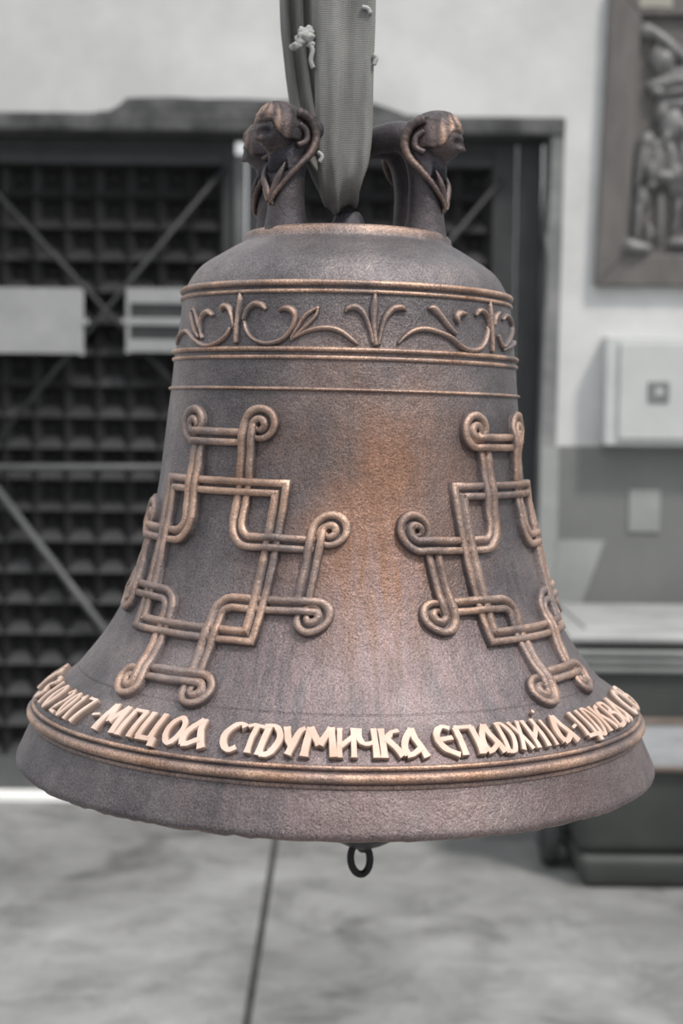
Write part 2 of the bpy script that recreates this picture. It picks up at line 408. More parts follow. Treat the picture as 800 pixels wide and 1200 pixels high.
# plates fixed on the left leaf
def round_rect(x0, x1, z0, z1, r, n=5):
    pts = []
    for cx, cz, a0 in ((x1 - r, z1 - r, 0), (x0 + r, z1 - r, 90), (x0 + r, z0 + r, 180), (x1 - r, z0 + r, 270)):
        for k in range(n + 1):
            a = R(a0 + 90 * k / n); pts.append((cx + r * math.cos(a), cz + r * math.sin(a)))
    return pts
PY = GY - 0.060
def rel(o, root):
    o.parent = root; o.matrix_parent_inverse = Matrix.Translation(-root.location); return o
bx = [wx_(v, PY) for v in (-60, 98)]; bz = [wz_(v, PY) for v in (418, 341)]
s1 = empty('sign_plate', (bx[0], PY, bz[0])); tag(s1, 'blank pale grey sign plate on the gate at the left edge', 'sign')
rel(MB().prism_y(round_rect(bx[0], bx[1], bz[0], bz[1], 0.018), PY, PY + 0.012).build('plate', M['plate'], bevel=0.002), s1)
for px, py in ((101, 377), (96, 413)):
    rel(MB().tube([at(px, py, PY - 0.006), at(px, py, PY + 0.010)], 0.011, 10).build('bolt', M['plate'], smooth=False), s1)
bx = [wx_(v, PY) for v in (147, 262)]; bz = [wz_(v, PY) for v in (415, 340)]
s2 = empty('slotted_plate', (bx[0], PY, bz[0])); tag(s2, 'white frame plate with two dark slots on gate beside the bell', 'sign')
h = bz[1] - bz[0]; b = 0.014
rel(MB().prism_y(round_rect(bx[0], bx[1], bz[0], bz[1], 0.015), PY + 0.008, PY + 0.014).build('backing', M['gate_frame']), s2)
for f0, f1 in ((0.0, 0.20), (0.42, 0.54), (0.76, 1.0)):
    rel(MB().box(bx[0] + b * 0.8, bx[1] - b * 0.8, PY, PY + 0.01, bz[0] + f0 * h, bz[0] + f1 * h).build('rail', M['plate'], bevel=0.002), s2)
for xa in (bx[0], bx[1] - b):
    rel(MB().box(xa, xa + b, PY, PY + 0.011, bz[0], bz[1]).build('side_rail', M['plate'], bevel=0.004), s2)
for px, py in ((145, 376), (150, 411)):
    rel(MB().tube([at(px, py, PY - 0.006), at(px, py, PY + 0.010)], 0.010, 10).build('bolt', M['plate']), s2)

# ================================================================== CARVED PLAQUE
QY = WY - 0.04
x0, x1 = wx_(694, QY), wx_(935, QY); z0, z1 = wz_(331, QY), wz_(-24, QY)
pq = empty('carved_plaque', (x0, QY, z0)); tag(pq, 'large dark wooden relief carving in a plain frame on white wall', 'plaque')
fw = 36 * pxm
sh = 11 * pxm                                   # hung a touch out of plumb
def pw(px): return wx_(px, QY)
def pz(py): return wz_(py, QY)
rel(MB().prism_y([(x0, z0), (x0 + fw, z0 + fw), (x0 + fw + sh, z1 - fw), (x0 + sh, z1)], QY, WY - 0.001).build('frame_side', M['frame'], bevel=0.005), pq)
rel(MB().prism_y([(x1, z0), (x1 - fw, z0 + fw), (x1 - fw + sh, z1 - fw), (x1 + sh, z1)], QY, WY - 0.001).build('frame_side', M['frame'], bevel=0.005), pq)
rel(MB().prism_y([(x0, z0), (x1, z0), (x1 - fw, z0 + fw), (x0 + fw, z0 + fw)], QY, WY - 0.001).build('frame_bottom', M['frame'], bevel=0.005), pq)
rel(MB().prism_y([(x0 + sh, z1), (x1 + sh, z1), (x1 - fw + sh, z1 - fw), (x0 + fw + sh, z1 - fw)], QY, WY - 0.001).build('frame_top', M['frame'], bevel=0.005), pq)
rel(MB().prism_y([(x0 + fw * .8, z0 + fw * .8), (x1 - fw * .8, z0 + fw * .8), (x1 - fw * .8 + sh, z1 - fw * .8), (x0 + fw * .8 + sh, z1 - fw * .8)], QY + 0.025, WY - 0.001).build('ground_panel', M['frame']), pq)
rel(MB().box(pw(738), pw(776), QY - 0.003, QY, pz(5), pz(-9)).build('paper_label', M['label']), pq)
def blobs(name, items):
    mb = MB()
    for px, py, rx, rz, ang, dep in items:
        mb.ellipsoid((pw(px), QY + 0.024, pz(py)), (rx * pxm * 1.12, dep, rz * pxm * 1.12), 18, 12, Matrix.Rotation(R(ang), 3, 'Y'))
    o = mb.build(name, M['relief'], None, True)
    rm = o.modifiers.new('remesh', 'REMESH'); rm.mode = 'VOXEL'; rm.voxel_size = 0.005; rm.use_smooth_shade = True
    sm = o.modifiers.new('smooth', 'SMOOTH'); sm.iterations = 3
    return rel(o, pq)
blobs('carved_figure', [
    (770, 45, 34, 7, 38, 0.045), (748, 32, 9, 9, 0, 0.035), (800, 68, 16, 9, 35, 0.045), (768, 68, 13, 15, 0, 0.05), (782, 92, 32, 9, -8, 0.055), (800, 84, 26, 11, 0, 0.05),
    (790, 118, 26, 8, 0, 0.045), (780, 142, 15, 20, 10, 0.05), (815, 130, 18, 30, 0, 0.05), (830, 60, 22, 22, 0, 0.06),
    (751, 162, 8, 12, 20, 0.045), (747, 180, 8, 26, 12, 0.042), (763, 188, 8, 28, 4, 0.05), (780, 190, 8, 30, -4, 0.045), (797, 186, 8, 30, -10, 0.05), (815, 190, 12, 32, -8, 0.05),
    (772, 204, 22, 8, 0, 0.05), (748, 228, 8, 14, 5, 0.035), (743, 250, 5, 26, 4, 0.032), (769, 250, 5, 30, 0, 0.028), (806, 228, 13, 16, -20, 0.05), (822, 262, 11, 28, -15, 0.045), (850, 215, 14, 40, -25, 0.04),
    (757, 58, 4, 12, 30, 0.04), (776, 52, 5, 14, -25, 0.05), (790, 104, 24, 5, -6, 0.058), (762, 104, 9, 6, 20, 0.045), (766, 128, 6, 12, 25, 0.045), (793, 150, 5, 18, -12, 0.058), (771, 160, 5, 16, 18, 0.056),
    (755, 200, 4, 16, 8, 0.055), (788, 206, 4, 18, -6, 0.056), (757, 214, 8, 6, 0, 0.046), (786, 216, 6, 10, 10, 0.042), (788, 246, 5, 24, 8, 0.03), (742, 205, 4, 12, 10, 0.035), (756, 268, 5, 12, 0, 0.028), (795, 280, 16, 6, 0, 0.035)])
blobs('carved_foot', [(741, 287, 18, 8, 4, 0.06), (733, 282, 9, 6, 0, 0.055)])

# ================================================================== METER BOX
BY = WY - 0.11
x0, x1, z0, z1 = wx_(709, BY), wx_(880, BY), wz_(519, BY), wz_(390, BY)
mbx = empty('meter_box', (x0, BY, z0)); tag(mbx, 'pale grey steel meter box on wall below the carved plaque', 'cabinet')
rel(MB().box(x0, x1, BY + 0.012, WY - 0.001, z0, z1).build('body', M['box'], bevel=0.006), mbx)
d = rel(MB().box(x0 + 0.045, x1 - 0.045, BY, BY + 0.013, z0 + 0.022, z1 - 0.022).build('door', M['box'], bevel=0.004), mbx)
lk = MB().box(wx_(758, BY), wx_(783, BY), BY - 0.006, BY + 0.002, wz_(468, BY), wz_(443, BY)).build('lock', M['lock'], bevel=0.004)
lk.parent = d
ky = MB().box(wx_(767, BY), wx_(775, BY), BY - 0.009, BY - 0.004, wz_(459, BY), wz_(452, BY)).build('keyhole_cover', M['box'], bevel=0.002)
ky.parent = d

# ================================================================== WASTE CONTAINER
CY0, CY1 = 4.25, 4.93
cx0, cx1 = 0.735, 1.95
wc = empty('waste_container', (cx0, CY0, 0)); tag(wc, 'dark green wheeled waste container with pale lid at the right edge', 'container')
def rbox(name, x0, x1, y0, y1, z0, z1, mat, bev, parent=wc, taper=0.0, seg=4):
    mb = MB(); mb.add([(x0 + t_, y0 + t_ * .5, z) if i == 0 else (x1 - t_, y0 + t_ * .5, z) if i == 1 else (x1 - t_, y1 - t_ * .5, z) if i == 2 else (x0 + t_, y1 - t_ * .5, z)
                       for z, t_ in ((z0, taper), (z1, 0)) for i in range(4)],
                      [(0, 1, 2, 3), (4, 5, 6, 7), (0, 1, 5, 4), (1, 2, 6, 5), (2, 3, 7, 6), (3, 0, 4, 7)])
    return rel(mb.build(name, mat, None, True, bevel=bev, seg=seg), parent)
rbox('lower_body', cx0 - 0.05, cx1, CY0, CY1, 0.0, 0.10, M['bin'], 0.03, taper=0.02)
rbox('body', cx0 - 0.045, cx1 - 0.01, CY0 + 0.01, CY1 - 0.01, 0.095, 0.725, M['bin'], 0.04, taper=0.0)
for k, zc in enumerate((0.640, 0.664, 0.688)):
    rbox('rim_band', cx0 - 0.075 - 0.004 * k, cx1 + 0.02, CY0 - 0.012 - 0.006 * k, CY1, zc - 0.010, zc + 0.010, M['rim'], 0.008)
rbox('lid', cx0 - 0.095, cx1 + 0.03, CY0 - 0.03, CY1 + 0.01, 0.716, 0.744, M['lid'], 0.012)
rbox('lid_crown', cx0 - 0.03, cx1 - 0.05, CY0 + 0.06, CY1 - 0.06, 0.738, 0.752, M['lid'], 0.010)
bd = rbox('side_board', 0.79, cx1 - 0.03, CY0 - 0.012, CY0 + 0.02, 0.362, 0.485, M['board'], 0.004)
for za in (0.350, 0.485):
    rbox('board_edge', 0.79, cx1 - 0.03, CY0 - 0.016, CY0 + 0.02, za, za + 0.014, M['board_edge'], 0.003)
wl = rel(MB().tube([(0.615, 4.50, 0.078), (0.622, 4.50, 0.078), (0.658, 4.50, 0.078), (0.665, 4.50, 0.078)], [0.070, 0.078, 0.078, 0.070], 28).build('wheel', M['rubber'], smooth=False, bevel=0.004), wc)
rel(MB().tube([(0.60, 4.50, 0.078), (0.75, 4.50, 0.078)], 0.016, 12).build('axle', M['gate_bar'], smooth=True), wc)
rel(MB().box(0.602, 0.612, 4.46, 4.54, 0.06, 0.20).box(0.602, 0.70, 4.46, 4.54, 0.19, 0.20).build('wheel_bracket', M['gate_bar']), wc)

# ================================================================== BELL
TILT = R(0.8)
BELL = at(392.5, 897, 1.44)                     # centre of the mouth
# outer profile (height above the mouth, radius), traced from the bell's outline
PROF = [(0.0140, 0.3026), (0.0170, 0.3020), (0.0220, 0.2998), (0.0300, 0.2962), (0.0390, 0.2921), (0.0488, 0.2880), (0.0577, 0.2872), (0.0663, 0.2845), (0.0767, 0.2745),
        (0.0915, 0.2535), (0.1066, 0.2395), (0.1377, 0.2170), (0.1695, 0.2013), (0.2015, 0.1904), (0.2337, 0.1818), (0.2658, 0.1747),
        (0.2980, 0.1705), (0.3301, 0.1671), (0.3621, 0.1636), (0.3941, 0.1605), (0.4261, 0.1563), (0.4440, 0.1545), (0.4580, 0.1498), (0.4741, 0.1380),
        (0.4905, 0.1128), (0.4985, 0.0985)]
SM = spline(PROF, 12)
PZ = [p[0] for p in SM]; PR = [p[1] for p in SM]
ARC = [0.0]
for i in range(1, len(SM)): ARC.append(ARC[-1] + math.hypot(PZ[i] - PZ[i - 1], PR[i] - PR[i - 1]))
def arc_of_z(z): return interp(z, PZ, ARC)
def prof(arc):
    z = interp(arc, ARC, PZ); r = interp(arc, ARC, PR)
    z2 = interp(arc + 0.002, ARC, PZ); r2 = interp(arc + 0.002, ARC, PR)
    z1 = interp(arc - 0.002, ARC, PZ); r1 = interp(arc - 0.002, ARC, PR)
    t_ = Vector((r2 - r1, z2 - z1)).normalized()
    return z, r, (t_.y, -t_.x)                 # outward normal (dr, dz)
def on_bell(theta, arc, h):
    z, r, n = prof(arc)
    rr = r + n[0] * h
    return Vector((rr * math.sin(theta), -rr * math.cos(theta), z + n[1] * h))
# mouldings: (height, half width, proud)
RIDGES = [(0.4500, 0.0032, 0.0045), (0.4432, 0.0022, 0.0024), (0.3936, 0.0026, 0.0036), (0.3868, 0.0022, 0.0022), (0.3597, 0.0017, 0.0026),
          (0.0570, 0.0046, 0.0056), (0.0645, 0.0022, 0.0030), (0.0500, 0.0022, 0.0012)]
RA = [(arc_of_z(z), hw, p) for z, hw, p in RIDGES]
SEAM = arc_of_z(0.0985)
bell = empty('bell', BELL); bell.rotation_euler = (0, TILT, 0)
tag(bell, 'large patinated bronze church bell with knotwork crosses and raised Cyrillic lettering, hanging', 'bell')

arcs = set()
a = 0.0
while a < ARC[-1]:
    arcs.add(round(a, 5)); a += 0.0035
for c_, hw, p in RA:
    for k in range(-8, 9): arcs.add(round(c_ + hw * k / 6.5, 5))
arcs.add(round(SEAM - 0.0006, 5)); arcs.add(round(SEAM, 5)); arcs.add(round(SEAM + 0.0006, 5))
arcs = sorted(x for x in arcs if 0 <= x <= ARC[-1])
rings = []                                      # (r, z, wear, rough_amount)
for a in arcs:
    h = 0.0; wr = 0.0
    for c_, hw, p in RA:
        u = (a - c_) / hw
        if abs(u) < 1.15:
            b = max(0.0, 1 - u * u) ** 0.5 if abs(u) < 1 else 0.0
            if p * b > h: h = p * b
            wr = max(wr, (b ** 2) * (1.0 if p > 0.002 else 0.4))
    if abs(a - SEAM) < 0.0004: h = -0.0007
    z, r, n = prof(a)
    rings.append((r + n[0] * h, z + n[1] * h, wr * 0.9, 1.0))
# top plate and hidden inside
out = rings + [(0.0978, 0.5008, 0.25, 0.6), (0.0975, 0.5045, 0.5, 1), (0.0945, 0.5075, 0.6, 1), (0.0915, 0.5083, 0.2, 1), (0.06, 0.5088, 0.0, 1), (0.0005, 0.5090, 0, 0)]
inn = [(0.3018, 0.0120, 0.2, 3), (0.2985, 0.0100, 0.2, 3), (0.290, 0.0090, 0.1, 4), (0.280, 0.0105, 0, 3), (0.272, 0.018, 0, 1), (0.262, 0.038, 0, 0), (0.238, 0.075, 0, 0), (0.205, 0.12, 0, 0), (0.178, 0.18, 0, 0), (0.158, 0.26, 0, 0), (0.147, 0.35, 0, 0), (0.137, 0.43, 0, 0), (0.11, 0.465, 0, 0), (0.06, 0.478, 0, 0), (0.0005, 0.48, 0, 0)]
prof_all = list(reversed(inn)) + out
NS = 288
vs = []; wr = []; fs = []
for r, z, w_, rg in prof_all:
    for k in range(NS):
        q = 2 * math.pi * k / NS
        x, y = math.sin(q), -math.cos(q)
        nz = mnoise.noise(Vector((x * 4, y * 4, z * 14)))
        nz2 = mnoise.noise(Vector((x * 26, y * 26, z * 90)))
        dr = 0.0006 * nz * rg + 0.00022 * nz2 * rg
        dzz = 0.0
        if z < 0.0150: dzz = 0.0010 * mnoise.noise(Vector((x * 38, y * 38, 3))) + 0.0013 * nz2
        vs.append(((r + dr) * x, (r + dr) * y, z + dzz)); wr.append(w_)
n = len(prof_all)
for i in range(n - 1):
    for k in range(NS):
        fs.append((i * NS + k, i * NS + (k + 1) % NS, (i + 1) * NS + (k + 1) % NS, (i + 1) * NS + k))
MB().add(vs, fs, wr).build('bell_body', M['bell'], bell, True)

# ---- knotwork crosses: one strand = one swept double cord lying on the bell
A0 = arc_of_z(0.2105)                           # height of the crosses' middle
def ribbon(path, thc, width=0.0158, arc0=A0, closed=False):
    """path of (x, y, lift, width factor) in metres on the bell's skin"""
    n = len(path); vs = []; wr = []; fs = []
    SEC = [(-0.52, -0.6, 0), (-0.50, 0.55, 0.1), (-0.45, 0.94, 0.9), (-0.28, 1.0, 0.8), (-0.12, 0.95, 0.9), (-0.055, 0.25, 0.0), (0.055, 0.25, 0.0),
           (0.12, 0.95, 0.9), (0.28, 1.0, 0.8), (0.45, 0.94, 0.9), (0.50, 0.55, 0.1), (0.52, -0.6, 0)]
    H = 0.0066; m_ = len(SEC)
    for i, (x, y, lift, wf) in enumerate(path):
        a_ = path[i - 1] if (i or closed) else path[i]; b_ = path[(i + 1) % n] if (i < n - 1 or closed) else path[i]
        d1 = Vector((x - a_[0], y - a_[1])); d2 = Vector((b_[0] - x, b_[1] - y))
        d1 = d1.normalized() if d1.length > 1e-7 else None; d2 = d2.normalized() if d2.length > 1e-7 else None
        if d1 is None: d1 = d2
        if d2 is None: d2 = d1
        t_ = (d1 + d2).normalized(); nn = Vector((-t_.y, t_.x))
        mit = 1.0 / max(0.5, t_.dot(d1))
        jit = 1 + 0.06 * mnoise.noise(Vector((x * 160, y * 160, thc * 5)))
        for u, hh, ww in SEC:
            lx = x + nn.x * u * width * wf * mit * jit; ly = y + nn.y * u * width * wf * mit * jit
            arc = arc0 + ly; _, rr, _ = prof(arc)
            hgt = hh * H * min(1.0, wf + 0.15) * (1 + 0.12 * mnoise.noise(Vector((lx * 120, ly * 120, 9 + thc)))) + (lift if hh > 0 else 0)
            vs.append(on_bell(thc + lx / rr, arc, hgt)); wr.append(ww)
    for i in range(n if closed else n - 1):
        j_ = (i + 1) % n
        for k in range(m_ - 1):
            fs.append((i * m_ + k, i * m_ + k + 1, j_ * m_ + k + 1, j_ * m_ + k))
    if not closed:
        fs.append(tuple(range(m_))); fs.append(tuple(range((n - 1) * m_, n * m_)))
    return vs, fs, wr
def hand_laid(path):
    """the arms are not quite square to each other; curls shift without being squashed"""
    out_ = []
    for x, y, l_, w_, ax_, ay_ in path:
        dx = math.copysign(interp(abs(ax_), [0, .063, .095, .20], [0, .063, .089, .194]), ax_) - ax_
        dy = interp(ay_, [-.20, -.063, -.045, -.028, 0, .028, .045, .063, .20], [-.20, -.063, -.048, -.034, -.007, .019, .041, .066, .203]) - ay_
        out_.append((x + dx, y + dy, l_, w_))
    return out_
def line(a, b, st=0.003):
    n_ = max(2, int(math.hypot(b[0] - a[0], b[1] - a[1]) / st))
    return [(a[0] + (b[0] - a[0]) * k / n_, a[1] + (b[1] - a[1]) * k / n_) for k in range(n_ + 1)]
def arcp(cx, cy, r, a0, a1, n_=10):
    return [(cx + r * math.cos(R(a0 + (a1 - a0) * k / n_)), cy + r * math.sin(R(a0 + (a1 - a0) * k / n_))) for k in range(n_ + 1)]
P_, SQ, E_, CR = 0.0280, 0.0630, 0.1055, 0.0098
def curl(cx, cy, a0, turn):
    pts = []
    N_ = 42
    for k in range(1, N_ + 1):
        f = k / N_; ang = a0 + turn * f
        g = max(0.0, (f - 0.38) / 0.62)
        r = CR * (1 - 0.62 * g)
        bl = min(1.0, f / 0.3); sx0, sy0 = cx + CR * math.cos(R(a0)), cy + CR * math.sin(R(a0))
        pts.append((cx + r * math.cos(R(ang)), cy + r * math.sin(R(ang)), -0.0010 * g, 1 - 0.62 * g, sx0 + (cx - sx0) * bl, sy0 + (cy - sy0) * bl))
    return pts
def hump(v, c, s=0.011):
    return math.exp(-((v - c) / s) ** 2)
def knot_strands():
    out_ = []
    # strand with a curl, hooking round a corner of the square: curl at (P_+CR, 0.115)
    ytop = 0.1165
    s = []
    core = list(line((P_, ytop), (P_, P_ + 0.014))) + arcp(P_ + 0.014, P_ + 0.014, 0.014, 180, 270)[1:] + list(line((P_ + 0.014, P_), (E_, P_)))[1:]
    for x, y in core:
        if abs(x - P_) < 1e-6 and y > P_ + 0.014:
            lift = -0.0022 * hump(y, SQ) + 0.0022 * hump(y, E_, 0.009)
        else:
            lift = 0.0024 * hump(x, SQ) - 0.0024 * hump(x, E_, 0.012)
        s.append((x, y, lift, 1.0, x, y))
    cu = curl(P_ + CR, ytop, 180, -470)
    out_.append(list(reversed(cu)) + s)
    # end bar of the arm with its own curl on the other side
    bar = [(x, y, -0.0022 * hump(x, P_, 0.012) + 0.0018 * hump(x, -P_, 0.010), 1.0, x, y) for x, y in line((P_, E_), (-P_ - 0.009, E_))]
    cu = curl(-P_ - 0.009, E_ + CR, 270, -470)
    out_.append(bar + cu)
    return out_
ST = knot_strands()
def rot90(path, k):
    c, s = (1, 0, -1, 0)[k], (0, -1, 0, 1)[k]     # clockwise quarter turns
    return [(x * c - y * s, x * s + y * c, l_, w_, ax_ * c - ay_ * s, ax_ * s + ay_ * c) for x, y, l_, w_, ax_, ay_ in path]
sqp = []
cs = [(-SQ, SQ), (SQ, SQ), (SQ, -SQ), (-SQ, -SQ)]
for k in range(4):
    a_, b_ = cs[k], cs[(k + 1) % 4]
    for x, y in line(a_, b_)[:-1]: sqp.append((x, y, 0.0, 1.0, x, y))
def knot(thc):
    for k in range(4):
        for s in ST:
            MB().add(*ribbon(hand_laid(rot90(s, k)), thc)).build('knotwork_strand', M['ornament'], bell, True)
    MB().add(*ribbon(hand_laid(sqp), thc, closed=True)).build('knotwork_square', M['ornament'], bell, True)
for thc in (-37.8, 55.6, 143, -132): knot(R(thc))

# ---- vine frieze round the shoulder: (angle, height, width factor) along each tendril
FRIEZE = [
    ('leaf_stem', [(-36.4,0.4419,0.25), (-36.0,0.4348,0.90), (-36.3,0.4226,0.80), (-36.3,0.4104,0.80), (-36.0,0.3981,0.70)]),
    ('hook', [(-44.1,0.4262,0.50), (-43.1,0.4308,1.00), (-40.9,0.4300,0.90), (-39.1,0.4228,0.70), (-37.5,0.4124,0.50)]),
    ('hook', [(-26.0,0.4266,0.50), (-27.7,0.4309,1.00), (-30.4,0.4320,1.00), (-32.9,0.4265,0.80), (-34.0,0.4184,0.60)]),
    ('scroll', [(-33.7,0.4174,0.40), (-32.2,0.4082,0.60), (-29.2,0.4011,0.60), (-24.6,0.3980,0.70), (-19.9,0.4011,0.75), (-17.1,0.4091,0.80), (-15.9,0.4182,0.90), (-16.7,0.4252,1.10), (-19.1,0.4282,1.00), (-21.4,0.4258,0.50)]),
    ('leaf', [(-16.9,0.4021,0.50), (-14.9,0.4118,0.60), (-12.5,0.4222,0.70), (-8.7,0.4293,0.50)]),
    ('leaf', [(-8.7,0.4293,0.50), (-9.5,0.4213,0.60), (-12.6,0.4123,0.60), (-16.2,0.4022,0.50)]),
    ('wave', [(-16.9,0.4008,0.40), (-14.0,0.4058,0.60), (-9.7,0.4104,0.80), (-5.3,0.4116,0.85), (-1.4,0.4088,0.80), (2.6,0.4007,0.60), (3.7,0.3982,0.30)]),
    ('scroll', [(-39.0,0.4115,0.50), (-40.6,0.4044,0.70), (-44.5,0.3984,0.70), (-49.8,0.3962,0.80), (-56.7,0.4023,0.70), (-64.3,0.4109,0.70), (-72.1,0.4075,0.60), (-75.0,0.3998,0.40)]),
    ('hook', [(-48.0,0.4230,0.60), (-50.9,0.4269,1.00), (-53.7,0.4230,0.80), (-54.4,0.4147,0.60), (-52.3,0.4030,0.50)]),
    ('leaf', [(-54.3,0.4042,0.50), (-58.4,0.4130,0.60), (-62.3,0.4272,0.60), (-60.6,0.4307,0.50)]),
    ('leaf', [(-60.6,0.4307,0.50), (-57.8,0.4234,0.60), (-55.1,0.4127,0.50)]),
    ('palm_stem', [(8.8,0.4414,0.50), (8.7,0.4315,1.30), (8.5,0.4195,1.00), (8.7,0.4076,0.90), (9.2,0.3977,0.90)]),
    ('palm_leaf', [(-0.3,0.4252,0.50), (0.8,0.4289,1.00), (3.0,0.4298,1.10), (5.2,0.4252,1.00), (6.7,0.4164,0.80), (7.8,0.4065,0.70), (8.3,0.3996,0.60)]),
    ('palm_leaf', [(18.9,0.4286,0.50), (17.1,0.4310,1.00), (14.4,0.4291,1.10), (12.2,0.4219,1.00), (11.1,0.4138,0.80), (10.3,0.4038,0.70), (10.0,0.3988,0.60)]),
    ('wave', [(16.1,0.4000,0.40), (18.6,0.4070,0.70), (21.7,0.4120,0.85), (25.8,0.4135,0.90), (30.0,0.4114,0.80), (34.4,0.4076,0.80), (38.1,0.4010,0.80), (42.1,0.3974,0.85), (46.6,0.3991,0.85), (50.0,0.4058,0.80), (52.0,0.4154,0.70), (51.7,0.4195,0.40)]),
    ('leaf', [(26.4,0.4317,0.40), (28.7,0.4314,1.30), (31.2,0.4253,1.00), (33.7,0.4176,0.80), (36.9,0.4106,0.60)]),
    ('hook', [(38.3,0.4197,0.40), (37.5,0.4257,1.10), (39.0,0.4292,1.10), (42.0,0.4289,0.50)]),
    ('leaf_stem', [(55.0,0.4429,0.30), (54.5,0.4324,0.80), (54.5,0.4179,0.80), (54.1,0.3970,0.60)]),
    ('hook', [(46.4,0.4283,0.50), (47.9,0.4328,0.90), (50.5,0.4325,0.90), (52.5,0.4269,0.70), (53.1,0.4193,0.50)]),
    ('hook', [(56.8,0.4214,0.50), (58.4,0.4300,0.70), (61.4,0.4342,0.50)]),
    ('scroll', [(64.3,0.4280,0.50), (67.9,0.4325,0.70), (73.8,0.4298,0.70), (76.1,0.4215,0.70), (69.2,0.4108,0.70), (62.1,0.4034,0.70), (59.1,0.4134,0.50)]),
    ('hook', [(62.4,0.4007,0.50), (71.8,0.4054,0.70), (83.2,0.4114,0.40)]),
]

def tendril(pts, th_off=0.0, w0=0.0076):
    pp = spline(pts, 6); vs = []; wr = []; fs = []
    SEC = [(-0.5, -0.3, 0), (-0.40, 0.42, 0.05), (-0.10, 1.0, 1.0), (0.12, 0.98, 1.0), (0.40, 0.42, 0.05), (0.5, -0.3, 0)]
    P2 = [(R(th + th_off) * 0.157, arc_of_z(z), wf) for th, z, wf in pp]
    for i, (x, y, wf) in enumerate(P2):
        a_ = P2[max(i - 1, 0)]; b_ = P2[min(i + 1, len(P2) - 1)]
        t_ = Vector((b_[0] - a_[0], b_[1] - a_[1])).normalized(); nn = Vector((-t_.y, t_.x))
        for u, hh, ww in SEC:
            lx = x + nn.x * u * w0 * wf; ly = y + nn.y * u * w0 * wf
            vs.append(on_bell(lx / 0.157, ly, hh * 0.0042 * min(1.1, wf + 0.25))); wr.append(ww * 0.75)
    m_ = len(SEC); n_ = len(P2)
    for i in range(n_ - 1):
        for k in range(m_ - 1):
            fs.append((i * m_ + k, i * m_ + k + 1, (i + 1) * m_ + k + 1, (i + 1) * m_ + k))
    fs.append(tuple(range(m_))); fs.append(tuple(range((n_ - 1) * m_, n_ * m_)))
    return vs, fs, wr
for nm, pts in FRIEZE:
    for off in (0, 180):
        if off and abs(pts[0][0]) > 62: continue
        MB().add(*tendril(pts, off)).build('frieze_' + nm, M['ornament'], bell, True)

